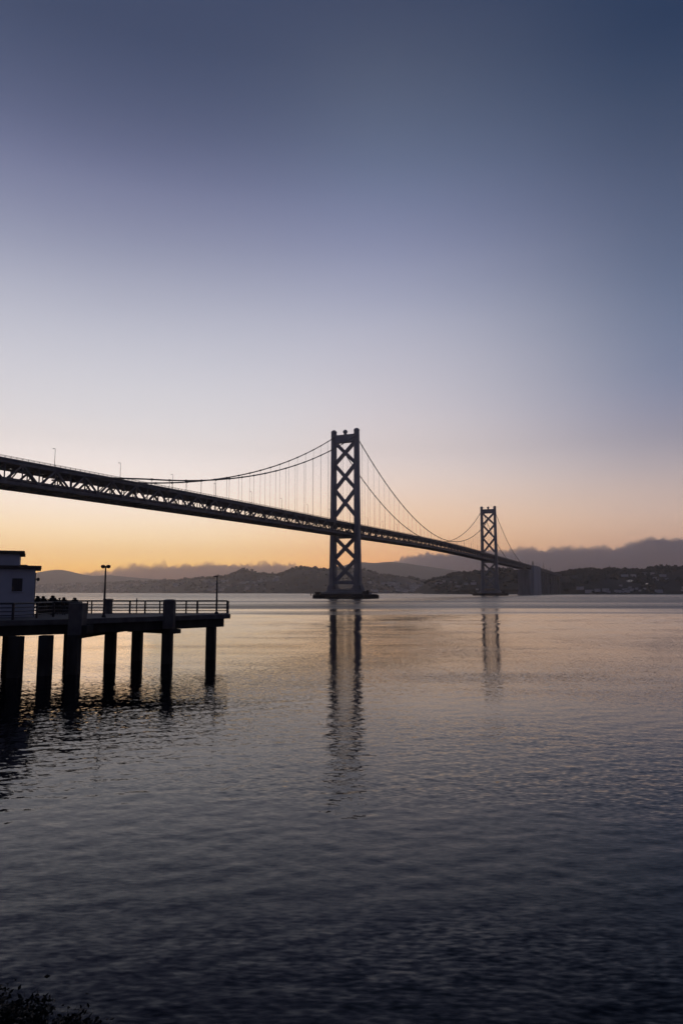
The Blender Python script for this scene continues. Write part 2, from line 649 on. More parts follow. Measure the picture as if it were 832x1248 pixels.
wood('island_woodland', IS, 3000, IS['x'][4], IS['x'][-1] - 20, 6, 11, 21, label='dark tree cover on the near wooded island behind the bridge')
wood('headland_woodland', LH, 3400, LH['x'][4], LH['x'][-1] - 200, 9, 17, 22, label='hazy tree cover on the far headland left of the main tower')


# individual trees that stand out on the skyline
def skyline_tree(name, T, px_x, h, seed, conifer, label, grp):
    y, z = on_hill(T, px_x, -0.03)
    root = empty(name, (px_x, y, z - 1.0))
    tag(root, label, 'tree', grp)
    MB().tube([(0, 0, 0), (0.2, 0, h * 0.5)], [0.6, 0.3], 6).build('trunk', M['wood'], root)
    mb = MB()
    rnd = random.Random(seed)
    for k in range(16):
        if conifer:
            f = k / 15.0
            clump(mb, rnd.uniform(-1, 1) * h * 0.16 * (1 - f), rnd.uniform(-1, 1) * h * .16 * (1 - f), h * (0.3 + 0.68 * f), h * 0.24 * (1.1 - f), h * 0.11, seed * 50 + k)
        else:
            clump(mb, rnd.uniform(-1, 1) * h * 0.38, rnd.uniform(-1, 1) * h * .3, h * rnd.uniform(0.42, 0.9), h * 0.2, h * 0.15, seed * 50 + k)
    mb.build('crown', M['wood'], root)


for k, (px, h, con) in enumerate([(704, 12, 0), (714, 17, 0), (719, 14, 1), (734, 13, 0), (740, 19, 1), (745, 15, 0), (762, 14, 0), (773, 12, 0), (797, 15, 0), (803, 13, 1), (812, 16, 0), (818, 17, 1), (829, 14, 0), (566, 10, 0), (582, 12, 0)]):
    X_ = at_depth(px, 695, 2450 if px > 650 else 2660).x
    skyline_tree('conifer_tree' if con else 'broadleaf_tree', IS, X_, h, 300 + k, con,
                 'dark pointed tree on the skyline of the island behind the bridge' if con else 'dark round-crowned tree on the skyline of the island behind the bridge',
                 'pointed trees on the island skyline' if con else 'round trees on the island skyline')
for k, (px, h, con) in enumerate([(297, 26, 0), (302, 20, 0), (309, 24, 0), (324, 20, 0), (328, 16, 0), (357, 18, 0), (361, 25, 0), (367, 28, 0), (372, 20, 0), (383, 18, 0), (391, 20, 1)]):
    X_ = at_depth(px, 695, 4800 if px < 350 else 4450).x
    skyline_tree('conifer_tree' if con else 'broadleaf_tree', LH, X_, h, 400 + k, con,
                 'pointed tree on the crest of the far headland' if con else 'hazy round-crowned tree on the crest of the far headland',
                 'pointed trees on the headland crest' if con else 'round trees on the headland crest')


# houses on the slopes
def house_mesh(w, d, h, roof_h):
    mb = MB()
    mb.box(-w / 2, w / 2, -d / 2, d / 2, -2, h)
    me_o = mb
    o_ = .4
    me_o.add([(-w / 2 - o_, -d / 2 - o_, h + .01), (w / 2 + o_, -d / 2 - o_, h + .01), (w / 2 + o_, d / 2 + o_, h + .01), (-w / 2 - o_, d / 2 + o_, h + .01), (-w / 2 - o_, 0, h + roof_h), (w / 2 + o_, 0, h + roof_h)],
             [(0, 1, 5, 4), (2, 3, 4, 5), (0, 4, 3), (1, 2, 5), (0, 3, 2, 1)])
    return me_o


protos = []
for w, d, h, rf in ((12, 9, 5.5, 2.5), (18, 11, 8, 2.2), (10, 8, 4.5, 3.0), (26, 12, 9.5, 1.2)):
    o = house_mesh(w, d, h, rf).build('hillside_house', M['house'])
    o.data.materials.append(M['house_roof'])
    for p in list(o.data.polygons)[6:]:
        p.material_index = 1
    protos.append(o.data)
    bpy.data.objects.remove(o)


def houses(T, n, xa, xb, ta, tb, label, grp, scale=1.0, seed=1):
    rnd = random.Random(seed)
    for k in range(n):
        x = rnd.uniform(xa, xb)
        tt = rnd.uniform(ta, tb)
        y, z = on_hill(T, x, tt)
        o = bpy.data.objects.new('hillside_house', protos[rnd.randrange(4)])
        C.objects.link(o)
        o.location = (x, y, z + 1.0)
        o.rotation_euler = (0, 0, rnd.uniform(-0.6, 0.6))
        s = scale * rnd.uniform(0.8, 1.2)
        o.scale = (s, s, s)
        f = (tt - ta) / (tb - ta)
        where = ', low down near the waterline' if f < .34 else (', about halfway up' if f < .67 else ', among the highest of them')
        tag(o, label + where, 'house', grp)


def hx_(px, D): return at_depth(px, 715, D).x


houses(LH, 46, hx_(250, 5100), hx_(345, 4500), -0.95, -0.45, 'small pale house on the headland left of the main tower', 'houses on the headland slope left of the main tower', 1.25, 4)
houses(LH, 44, hx_(60, 9000), hx_(240, 5700), -0.95, -0.3, 'tiny hazy house along the far shore beyond the pier', 'houses along the far shore beyond the pier', 1.9, 5)
houses(LH, 60, hx_(446, 4100), hx_(514, 4300), -0.97, -0.55, 'small pale building in the town between the bridge towers', 'buildings of the town between the two towers', 1.25, 6)
houses(IS, 22, hx_(690, 2150), hx_(835, 2250), -0.97, -0.80, 'pale building on the island shore right of the bridge', 'buildings on the island shore', 0.85, 7)
houses(IS, 10, hx_(535, 2450), hx_(585, 2400), -0.95, -0.5, 'dim building on the island between the bridge towers', 'buildings on the island slope between the towers', 0.8, 8)
houses(IS, 12, hx_(740, 2200), hx_(835, 2250), -0.60, -0.25, 'small dim building high among the island trees at right', 'buildings high on the island slope', 0.9, 9)

lit = bpy.data.materials.new('lit_window')
lit.use_nodes = True
lb = lit.node_tree.nodes['Principled BSDF']
lb.inputs['Emission Color'].default_value = (1, 0.9, 0.75, 1)
lb.inputs['Emission Strength'].default_value = 0.8
for px, tt, side_ in ((761, -0.66, 'higher left one'), (765, -0.64, 'higher right one'), (778, -0.84, 'lower left one'), (782.5, -0.72, 'right one above the shore')):
    x = at_depth(px, 715, 2250).x
    y, z = on_hill(IS, x, tt)
    mb = MB()
    mb.box(-5, 5, 0, 7, -3, 5)
    o = mb.build('lit_house', M['house'])
    o.location = (x, y, z + 2)
    tag(o, 'small building with a lit window on the island at right, ' + side_, 'house', 'lit buildings on the island')
    wd = MB()
    wd.box(-1.6, 1.6, -0.06, -0.02, 1.2, 3.2)
    wo = wd.build('window', lit, o)

# ------------------------------------------------------------------ suspension bridge
ANG = R(66.0057)
bridge = empty('suspension_bridge', (3.59, 640.0, -0.6), ANG)
tag(bridge, 'long grey double-deck suspension bridge crossing the bay behind the pier', 'bridge')
SPAN = 643.6
DS = [-640, -385, -291, -104, 0, 275, 400, 542, 680, 985, 1248, 1480, 1692]
DZ = [58.5, 64.5, 66.2, 69.3, 70.6, 76.2, 76.2, 74.3, 72.2, 70.2, 69.6, 66.8, 62.8]
pc = np.polyfit(DS, DZ, 4)


def zt(s):
    return float(np.interp(s, DS, DZ) * 0.5 + np.polyval(pc, s) * 0.5)


# smooth it
_ss = np.arange(-640, 1700, 10.0)
_zz = np.array([zt(s) for s in _ss])
for _ in range(20):
    _zz[1:-1] = (_zz[:-2] + 2 * _zz[1:-1] + _zz[2:]) / 4


def zt(s):
    return float(np.interp(s, _ss, _zz))


S0, S1, S2 = -620.0, 995.0, 1690.0
PAN = 9.15


def srange(a, b, st):
    out_ = []
    while a < b - 1e-3:
        out_.append(a)
        a += st
    return out_ + [b]


def slab(s0, s1, y0, y1, d0, d1, st=36.6):
    mb = MB()
    mb.loft([[(s, y0, zt(s) - d1), (s, y1, zt(s) - d1), (s, y1, zt(s) - d0), (s, y0, zt(s) - d0)] for s in srange(s0, s1, st)])
    return mb


slab(S0, S2, -8.5, 8.5, 1.35, 1.85).build('upper_deck', M['asphalt'], bridge)
slab(S0, S1, -8.2, 8.2, 10.1, 10.5).build('lower_deck', M['asphalt'], bridge)
slab(S1 + .1, S2, -8.2, 8.2, 6.6, 7.2).build('lower_deck', M['asphalt'], bridge)
# floor beams and stringers, upper and lower
fb = MB()
fb2 = MB()
for s in srange(S0, S1, PAN):
    z = zt(s)
    fb.box(s - .25, s + .25, -8.5, 8.5, z - 3.9, z - 1.852)
    for sg in (-1, 1):
        fb.bar((s, sg * 8.4, z - 6.4), (s, sg * 5.0, z - 3.7), .35, .5, (1, 0, 0))
    fb2.box(s - .25, s + .25, -8.5, 8.5, z - 11.9, z - 10.502)
for y in (-6, -3, 0, 3, 6):
    for k, s in enumerate(srange(S0, S1, 36.6)[:-1]):
        e = min(s + 36.6, S1)
        fb.bar((s, y, zt(s) - 2.2), (e, y, zt(e) - 2.2), .3, .66)
        fb2.bar((s, y, zt(s) - 11.1), (e, y, zt(e) - 11.1), .3, .66)
fb.build('upper_floor_beams', M['steel_truss'], bridge)
for sg in (-1, 1):
    ss = srange(S0, S1, 36.6)
    for a, e in zip(ss[:-1], ss[1:]):
        fb2.bar((a, sg * 8.05, zt(a) - 9.65), (e, sg * 8.05, zt(e) - 9.65), .25, .85)
fb2.build('lower_floor_beams', M['steel_truss'], bridge)
for sy in (-1, 1):
    y = sy * 9.0
    mb = MB()
    ss = srange(S0, S1, PAN * 4)
    for a, e in zip(ss[:-1], ss[1:]):
        mb.bar((a, y, zt(a) - 2.7), (e, y, zt(e) - 2.7), .9, 1.15)
        mb.bar((a, y, zt(a) - 11.5), (e, y, zt(e) - 11.5), .9, 1.4)
        mb.bar((a, y + sy * .05, zt(a) - 1.55), (e, y + sy * .05, zt(e) - 1.55), .7, .55)
    nn = int((S1 - S0) / PAN)
    for k in range(nn + 1):
        s = S0 + k * PAN
        z = zt(s)
        mb.bar((s, y, z - 11.2), (s, y, z - 3.0), .42, .42, (1, 0, 0))
        if k < nn:
            e = s + PAN
            ze = zt(e)
            if k % 2 == 0:
                mb.bar((s, y, z - 11.0), (e, y, ze - 3.0), .7, .85)
            else:
                mb.bar((s, y, z - 3.0), (e, y, ze - 11.0), .7, .85)
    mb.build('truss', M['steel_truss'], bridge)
    # parapet
    mb = MB()
    ss = srange(S0, S2, 36.6)
    for a, e in zip(ss[:-1], ss[1:]):
        mb.bar((a, sy * 8.75, zt(a) - 0.06), (e, sy * 8.75, zt(e) - 0.06), .16, .16)
        mb.bar((a, sy * 8.75, zt(a) - 0.48), (e, sy * 8.75, zt(e) - 0.48), .12, .14)
        mb.bar((a, sy * 8.75, zt(a) - 1.15), (e, sy * 8.75, zt(e) - 1.15), .3, .5)
    for s in srange(S0, S2, 3.05):
        mb.box(s - .08, s + .08, sy * 8.75 - .08, sy * 8.75 + .08, zt(s) - 1.3, zt(s) - .02)
    mb.build('parapet', M['steel_truss'], bridge)

# east approach beyond the anchorage: shallower girders on concrete bents
mb = MB()
for sy in (-1, 1):
    ss = srange(S1, S2, 36.6)
    for a, e in zip(ss[:-1], ss[1:]):
        mb.bar((a, sy * 8.9, zt(a) - 2.6), (e, sy * 9.0, zt(e) - 2.6), .9, 1.2)
        mb.bar((a, sy * 9.0, zt(a) - 7.6), (e, sy * 9.0, zt(e) - 7.6), .9, 1.4)
        for k in range(4):
            s = a + (e - a) * k / 4
            s2_ = a + (e - a) * (k + 1) / 4
            mb.bar((s, sy * 9.0, zt(s) - (3 if k % 2 else 7.4)), (s2_, sy * 9.0, zt(s2_) - (7.4 if k % 2 else 3)), .55, .6)
            mb.bar((s, sy * 9.0, zt(s) - 7.5), (s, sy * 9.0, zt(s) - 2.8), .4, .4, (1, 0, 0))
mb.build('approach_girder', M['steel_truss'], bridge)
for s in (1235, 1305, 1385, 1470, 1560, 1640):
    z = zt(s) - 8.3
    mb = MB()
    for yy in (-7.5, 7.5):
        mb.loft([[(s - a, yy - 1.6, zz), (s + a, yy - 1.6, zz), (s + a, yy + 1.6, zz), (s - a, yy + 1.6, zz)] for a, zz in ((3.2, -0.8), (2.2, z))])
    mb.box(s - 2.2, s + 2.2, -10, 10, z + .003, z + 2.0)
    mb.box(s - .8, s + .8, -5.9, 5.9, z * .45, z * .45 + 3)
    mb.build('approach_pier', M['old_concrete'], bridge)


# towers
def leg_ring(x, y, z, a, b_):
    """stepped cross section, a across the bridge, b_ along it"""
    a, b_ = a / 2, b_ / 2
    k = .62
    pts = [(-b_, -a * k), (-b_ * k, -a * k), (-b_ * k, -a), (b_ * k, -a), (b_ * k, -a * k), (b_, -a * k),
           (b_, a * k), (b_ * k, a * k), (b_ * k, a), (-b_ * k, a), (-b_ * k, a * k), (-b_, a * k)]
    return [(x + p[0], y + p[1], z) for p in pts]


def tower(s0):
    mb = MB()
    # portal strut at the top, strut at the foot, thin one under the deck
    for side_ in (-1, 1):
        pass
    mb.box(s0 - 2.2, s0 + 2.2, -9.9, 9.9, 148.2, 155.8)
    # gallery rail on the portal
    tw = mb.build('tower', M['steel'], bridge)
    for za, zb_, hw in ((13.8, 17.0, 2.4), (zt(s0) - 14.6, zt(s0) - 12.6, 1.6)):
        mb = MB()
        mb.box(s0 - hw, s0 + hw, -9.9, 9.9, za, zb_)
        mb.build('strut', M['steel'], tw)
    for sy in (-1, 1):
        lg = MB()
        prof = [(9.0, 6.6, 10.6), (14, 6.1, 9.2), (30, 5.5, 8.2), (57, 5.0, 7.4), (100, 4.7, 6.8), (140, 4.4, 6.2), (158.0, 4.3, 6.0)]
        rings = []
        for z, a, b_ in prof:
            yc = sy * (11.8 + 0.9 * (1 - z / 158.0) ** 1.3)
            rings.append(leg_ring(s0, yc, z, a, b_))
        lg.loft(rings)
        lo = lg.build('leg', M['steel'], tw)
        cap = MB()
        cap.lathe(s0, sy * 11.8, [(2.3, 158.003), (2.9, 158.6), (2.8, 159.8), (2.0, 160.9), (.8, 161.5)], 12)
        cap.build('saddle_housing', M['steel'], tw, smooth=False)
    def xbrace(z0, z1):
        for k in (0, 1):
            mb = MB()
            ya, yb = (-9.9, 9.9) if k == 0 else (9.9, -9.9)
            mb.bar((s0 + (.012 if k else -.012), ya, z0), (s0 + (.012 if k else -.012), yb, z1), 3.1, 2.6, (1, 0, 0))
            mb.build('cross_brace', M['steel'], tw)
        mb = MB()
        mb.box(s0 - 1.6, s0 + 1.6, -2.1, 2.1, (z0 + z1) / 2 - 2.2, (z0 + z1) / 2 + 2.2)
        mb.build('gusset', M['steel'], tw)
    for z0, z1 in ((128.6, 148.2), (104.2, 126.4), (78.5, 102.2), (38.2, 57.0), (16.9, 36.0)):
        xbrace(z0, z1)
    be = MB()
    be.lathe(s0, 0.0, [(1.5, 155.803), (1.5, 157.6), (2.2, 158.0), (2.2, 159.4), (1.4, 160.4), (.4, 161.0)], 12)
    be.build('beacon', M['steel'], tw)
    # concrete pier and timber fender
    pm = MB()
    def hexa(a, b_, z):
        return [(s0 - b_, -a * .8, z), (s0 - b_ * .3, -a, z), (s0 + b_ * .3, -a, z), (s0 + b_, -a * .8, z), (s0 + b_, a * .8, z), (s0 + b_ * .3, a, z), (s0 - b_ * .3, a, z), (s0 - b_, a * .8, z)]
    pm.loft([hexa(25.5, 11.5, 3.4), hexa(24.5, 10.5, 6.4), hexa(20.0, 8.4, 6.9), hexa(18.0, 7.4, 9.0)])
    for sy in (-1, 1):
        pm.loft([leg_ring(s0, sy * 12.7, 9.003, 9.8, 14.0), leg_ring(s0, sy * 12.7, 12.6, 7.2, 11.6)])
    pm.build('pier_base', M['bridge_concrete'], bridge)
    fm = MB()
    fm.loft([hexa(29.5, 15.5, -.9), hexa(31.5, 16.5, .8), hexa(31.5, 16.5, 3.4), hexa(30.6, 15.5, 4.4), hexa(28.5, 13.5, 4.7)])
    for k in range(22):
        a = -28 + k * 56 / 21
        fm.box(s0 - 16.4 + .4, s0 - 15.6 + .4, a - .3, a + .3, 3.3, 5.2)
    for (yy, w_, h_) in ((-23.6, 3, 2.6), (24.2, 4, 2.0), (-26, 1.2, 3.6)):
        fm.box(s0 - 11, s0 - 7, yy - w_ / 2, yy + w_ / 2, 4.703, 4.7 + h_)
    fm.build('fender', M['fender'], bridge)
    return tw


tower(0.0)
tower(SPAN)


# cables
def cz_side(d):
    if d > 292:
        return cz_side(292) - 0.13 * (d - 292)
    return 154.5 - 0.49 * d + 0.00066 * d * d


def cz_main(s):
    return 76.4 + 78.1 * ((s - SPAN / 2) / (SPAN / 2)) ** 2


YC = 11.1
hang = []
for sy in (-1, 1):
    for nm, ss, fz in (('left', np.linspace(-338, -2.2, 40), lambda s: cz_side(-s)),
                       ('main', np.linspace(2.2, SPAN - 2.2, 60), cz_main),
                       ('right', np.linspace(SPAN + 2.2, SPAN + 306, 30), lambda s: cz_side(s - SPAN))):
        mb = MB()
        mb.tube([(float(s), sy * YC, fz(float(s))) for s in ss], 0.42, 8)
        # cable bands where the hangers clamp on
        lo, hi = {'left': (-15.25, -290), 'main': (15.25, SPAN - 12), 'right': (SPAN + 15.25, SPAN + 300)}[nm]
        stp = -15.25 if nm == 'left' else 15.25
        s = lo
        while (s > hi if stp < 0 else s < hi):
            zc = fz(s)
            mb.tube([(s - .6, sy * YC, fz(s - .6)), (s + .6, sy * YC, fz(s + .6))], 0.62, 8)
            if zc > zt(s) + .8:
                hang.append((s, sy * YC, zc, zt(s) - 1.6, nm))
            s += stp
        mb.build('main_cable', M['cable'], bridge, smooth=True)
        if nm == 'left':
            # handrope posts on the cable where it runs low beside the deck
            pass
# the hundred that show largest stand as parts of their own, the rest as one part
hang.sort(key=lambda h: (h[0] * 0.4067 + 3.59) ** 2 + (h[0] * 0.9136 + 640) ** 2)


def hanger_mesh(mb, h):
    s, y, z1, z0, _ = h
    for o_ in (-.16, .16):
        mb.tube([(s + o_, y, z0), (s + o_, y, z1)], 0.047, 5)


for h in hang[:98]:
    mb = MB()
    hanger_mesh(mb, h)
    mb.build('suspender', M['cable'], bridge)
mb = MB()
for h in hang[98:]:
    hanger_mesh(mb, h)
o = mb.build('far_suspenders', M['cable'], bridge)
o['kind'] = 'stuff'
# outriggers that carry the deck from the hangers
mb = MB()
for h in hang:
    s, y = h[0], h[1]
    sg = 1 if y > 0 else -1
    mb.box(s - .3, s + .3, min(sg * 9.2, sg * 11.3), max(sg * 9.2, sg * 11.3), zt(s) - 2.4, zt(s) - 1.6)
mb.build('outriggers', M['steel_truss'], bridge)

# central anchorage
anch = empty('concrete_anchorage', bridge.location, ANG)
tag(anch, 'massive grey concrete anchorage block under the deck right of the far tower', 'anchorage')
zb = zt(1015) - 12.6
mb = MB()
mb.box(1012, 1150, -13.0, 13.0, -0.9, zb)
mb.box(1009, 1153, -14.5, 14.5, -0.9, 6)
for yy in (-10.5, -3.5, 3.5, 10.5):
    mb.box(1010.4, 1011.997, yy - 1.6, yy + 1.6, 6.003, zb - 6)
mb.build('anchor_block', M['anchor_concrete'], anch)
mb = MB()
mb.loft([[(1052 + i, -17.0 + i * .3, z), (1168 - i, -17.0 + i * .3, z), (1168 - i, -11.2, z), (1052 + i, -11.2, z)] for i, z in ((0, -.9), (0.5, 40), (1.0, zt(1100) - .8))])
mb.loft([[(1052, 11.2, z), (1168, 11.2, z), (1168, 17, z), (1052, 17, z)] for z in (-.9, zt(1100) - .8)])
mb.build('pylon_wall', M['pale_concrete'], anch)
mb = MB()
for x, y in ((1054, -15), (1054, 15)):
    mb.loft([[(x - a, y - a, z), (x + a, y - a, z), (x + a, y + a, z), (x - a, y + a, z)] for a, z in ((1.6, zt(1054) - .8), (1.3, zt(1054) + 5), (.5, zt(1054) + 9))])
mb.build('finial', M['bridge_concrete'], anch)
for s, hgt, yy in ((1285, 17, -8.5), (1420, 11, -8.5), (1475, 12, 8.5)):
    mb = MB()
    z = zt(s) - 1.3
    mb.tube([(s, yy, z), (s, yy, z + hgt)], [.5, .3], 6)
    mb.bar((s - 4, yy, z + hgt * .72), (s + 3, yy, z + hgt * .72), .3, .3)
    mb.bar((s - 2, yy, z + hgt * .9), (s + 2, yy, z + hgt * .9), .3, .3)
    o = mb.build('sign_mast', M['metal'])
    o.location = bridge.location
    o.rotation_euler = (0, 0, ANG)
    tag(o, {1285: 'tallest thin mast standing on the deck just right of the anchorage', 1420: 'short thin mast on the deck right of the anchorage, left of a pair', 1475: 'short thin mast on the deck right of the anchorage, right of a pair'}[s], 'mast')

# lamp posts along the near edge of the upper deck
lm = MB()
lm.tube([(0, 0, -1.3), (0, 0, 7.4)], [.13, .09], 6)
lp_pole = lm.build('pole', M['metal'])
lm = MB()
lm.bar((0, .1, 7.4), (0, 1.1, 7.5), .1, .1)
lm.box(-.22, .22, .5, 1.5, 7.42, 7.62)
lp_head = lm.build('lamp_head', M['metal'])
first = True
k = 0
for i in range(-13, 39):
    s = -355.5 + i * 43.3
    if not (S0 + 5 < s < S2 - 10) or abs(s) < 8 or abs(s - SPAN) < 8:
        continue
    if s < -480:
        continue
    cs, sn = math.cos(ANG), math.sin(ANG)
    r_ = empty('bridge_lamp_post', (3.59 + s * cs + 9.0 * sn, 640 + s * sn - 9.0 * cs, zt(s) - 0.6), ANG)
    if abs(s + 355.5) < 5:
        lab, g = 'tall thin lamp post on the bridge deck nearest the left edge', None
    elif abs(s + 312.2) < 5:
        lab, g = 'thin lamp post on the bridge deck where the main cable meets the deck', None
    elif s < 0:
        lab, g = 'thin lamp post on the bridge deck among the hangers left of the main tower', 'lamp posts left of the main tower'
    elif s < SPAN:
        lab, g = 'tiny lamp post on the bridge deck between the two towers', 'lamp posts between the towers'
    else:
        lab, g = 'tiny lamp post on the bridge deck beyond the far tower', 'lamp posts beyond the far tower'
    tag(r_, lab, 'lamp post', g or 'lamp posts on the bridge near the left edge')
    for src in (lp_pole, lp_head):
        c_ = src if first else src.copy()
        if not first:
            C.objects.link(c_)
        c_.parent = r_
    first = False

# ------------------------------------------------------------------ fishing pier
DZK = 3.75
A = at_height(-60, 757.5, DZK)
A.z = 0
B0 = at_height(0, 756.3, DZK)
B1 = at_height(95, 754.3, DZK)
B2 = at_height(281, 748.4, DZK)
dirA = (B1 - B0).normalized()
A = B0 - dirA * 14
E2 = Vector((-10.25, 62.6, 0))
E1 = Vector((-20.6, 62.6, 0))
Wd = A + Vector((-3, 19, 0))
outline = [A, B1, B2, E2, E1, Wd]
pier = empty('fishing_pier', (B1.x, B1.y, 0))
tag(pier, 'dark concrete fishing pier on thick piles reaching in from the left', 'pier')
PO = Vector((B1.x, B1.y, 0))


def loc(p, z):
    return (p[0] - PO.x, p[1] - PO.y, z)


def ring(poly, z, off=0.0):
    c = sum(poly, Vector()) / len(poly)
    return [loc(p - (p - c).normalized() * off, z) for p in poly]


mb = MB()
mb.loft([ring(outline, DZK - .38), ring(outline, DZK)])
mb.build('deck', M['concrete'], pier, bevel=.03)
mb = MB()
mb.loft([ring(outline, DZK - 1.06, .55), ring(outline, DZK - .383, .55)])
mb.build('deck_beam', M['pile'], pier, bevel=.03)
# cross caps under the deck
mb = MB()


def seg(mb, p, q, w, z0, z1):
    p, q = Vector((p[0] - PO.x, p[1] - PO.y, (z0 + z1) / 2)), Vector((q[0] - PO.x, q[1] - PO.y, (z0 + z1) / 2))
    mb.bar(p, q, w, z1 - z0)


piles_px = [(21, 46.4), (57, 47.4), (91.5, 48.2), (135.5, 55.3), (168, 57.6), (204.5, 55.2), (257.5, 58.6), (-45, 45.8), (-90, 45)]
pile_pos = []
for px, Yd in piles_px:
    p = at_depth(px, 770, Yd)
    pile_pos.append((p.x, p.y))
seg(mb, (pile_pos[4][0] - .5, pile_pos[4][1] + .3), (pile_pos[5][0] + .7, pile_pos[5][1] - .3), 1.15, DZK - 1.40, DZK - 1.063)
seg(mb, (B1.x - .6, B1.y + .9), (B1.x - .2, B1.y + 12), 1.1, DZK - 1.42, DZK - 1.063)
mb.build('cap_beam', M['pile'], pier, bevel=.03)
rear = [(-23.5, 60), (-27.3, 57)]
for i, (x, y) in enumerate(pile_pos + rear):
    mb = MB()
    w = .39
    lean = 0
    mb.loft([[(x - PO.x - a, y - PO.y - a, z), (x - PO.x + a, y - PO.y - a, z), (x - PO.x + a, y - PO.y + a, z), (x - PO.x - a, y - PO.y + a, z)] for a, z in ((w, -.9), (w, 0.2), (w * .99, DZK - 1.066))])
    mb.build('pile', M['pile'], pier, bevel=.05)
# big corner pillar (through the rail and the edge beam)
p = at_height(95, 754.3, DZK)
mb = MB()
mb.box(-.48, .48, -.5, .5, DZK - 1.10, DZK + 1.1)
o = mb.build('corner_pillar', M['concrete'], pier, bevel=.04)
o.location = (p.x - PO.x, p.y - PO.y - .05, 0)
mb = MB()
mb.box(.483, .84, -.4, .9, DZK - 1.04, DZK - .42)
o2 = mb.build('edge_bracket', M['pile'], pier, bevel=.03)
o2.location = o.location
# front pillar with domed cap
p = at_depth(206.4, 750, 54.6)
mb = MB()
mb.box(-.42, .42, -.42, .42, DZK - 1.0, DZK + 1.12)
o = mb.build('front_pillar', M['concrete'], pier, bevel=.05)
o.location = (p.x - PO.x, p.y - PO.y, 0)
mb = MB()
mb.loft([[(-a, -a, z), (a, -a, z), (a, a, z), (-a, a, z)] for a, z in ((.45, DZK + 1.123), (.45, DZK + 1.2), (.36, DZK + 1.27), (.2, DZK + 1.31))])
mb.build('pillar_cap', M['concrete'], o)
p = at_depth(132, 740, 61.0)
mb = MB()
mb.box(-.30, .30, -.30, .30, DZK + .003, DZK + 1.2)
mb.box(-.36, .36, -.36, .36, DZK + 1.203, DZK + 1.28)
o = mb.build('rear_pillar', M['concrete'], pier, bevel=.02)
o.location = (p.x - PO.x, p.y - PO.y, 0)


# railings
def railing(label, path, heights, posts, post_w=.09, grp='railings of the pier'):
    root = empty('railing', (path[0][0], path[0][1], DZK))
    tag(root, label, 'railing', grp)
    o0 = Vector((path[0][0], path[0][1], 0))
    for hgt in heights:
        mb = MB()
        for a, b_ in zip(path[:-1], path[1:]):
            r_ = .065 if hgt == heights[-1] else .035
            mb.tube([(a[0] - o0.x, a[1] - o0.y, hgt), (b_[0] - o0.x, b_[1] - o0.y, hgt)], r_, 8)
        mb.build('rail', M['metal'], root)
    for (x, y, h_, w_) in posts:
        mb = MB()
        mb.box(x - o0.x - w_ / 2, x - o0.x + w_ / 2, y - o0.y - .05, y - o0.y + .05, 0.003, h_)
        mb.build('post', M['metal'], root)
    return root


def xy(p): return (p.x, p.y)


f0 = B0 - dirA * 6 + Vector((0, .5, 0))
f1 = at_height(15.9, 755.6, DZK)
f2 = at_height(45, 753.6, DZK)
f3 = at_height(65, 751.9, DZK)
f4 = B1 + Vector((-.5, 2.0, 0))
railing('dark metal railing at the near left edge of the pier in front of the people', [xy(f0), xy(f1), xy(f2), xy(f3), xy(f4)], [.3, .56, .82, 1.1],
        [(f1.x, f1.y, 1.12, .16), (f2.x, f2.y, 1.1, .13), (f3.x, f3.y, 1.1, .17), (f0.x, f0.y, 1.1, .13)])
r0 = Vector((-27.5, 61.4, 0))
r1 = Vector((-21.0, 61.4, 0))
r2 = Vector((-10.15, 61.2, 0))
rp = []
for px, w_, h_ in ((158.5, .14, 1.12), (166.7, .07, 1.35), (177, .13, 1.1), (227, .12, 1.1), (240.6, .16, 1.15), (277.5, .22, 1.12), (112, .1, 1.1), (195, .1, 1.1)):
    p = at_depth(px, 740, 61.2)
    rp.append((p.x, 61.2, h_, w_))
railing('dark metal railing with horizontal rails along the outer end of the pier', [xy(r1), xy(r2)], [.25, .5, .78, 1.1], rp)
railing('dark metal railing at the back of the pier behind the people', [xy(r0), xy(r1)], [.25, .5, .78, 1.1], [(-26, 61.4, 1.1, .1), (-24, 61.4, 1.1, .1), (-22.6, 61.4, 1.1, .1)])


lw = MB()
lw.box(-2.5, .7, -.12, .12, .003, .92)
lw.box(-2.55, .75, -.17, .17, .923, 1.0)
lo_ = lw.build('low_wall', M['pile'], bevel=.02)
lo_.location = (-24.1, 60.7, DZK)
tag(lo_, 'dark low wall at the back edge of the pier behind the people', 'wall')


# lamps
def lamp(px, Yd, top, double, label):
    p = at_depth(px, 750, Yd)
    root = empty('street_lamp', (p.x, p.y, DZK))
    tag(root, label, 'lamp')
    mb = MB()
    mb.lathe(0, 0, [(.16, .003), (.16, .12), (.09, .2), (.085, 1.0), (.055, top - .1), (.05, top)], 10)
    mb.build('pole', M['metal'], root, smooth=True)
    if double:
        mb = MB()
        mb.bar((-.16, 0, top - .03), (.16, 0, top - .03), .05, .05)
        mb.build('arm', M['metal'], root)
        for s in (-1, 1):
            mb = MB()
            mb.lathe(s * .2, 0, [(.03, top - .17), (.14, top - .13), (.17, top - .02), (.16, top + .05), (.06, top + .1)], 12)
            mb.build('lamp_head', M['metal'], root, smooth=True)
    else:
        mb = MB()
        mb.loft([[(-.36, -.1, top - .04), (.10, -.12, top - .06), (.10, .12, top - .06), (-.36, .1, top - .04)],
                 [(-.34, -.08, top + .03), (.08, -.1, top + .07), (.08, .1, top + .07), (-.34, .08, top + .03)]])
        mb.build('lamp_head', M['metal'], root)


def topz(px, py, Yd):
    return at_depth(px, py, Yd).z - DZK


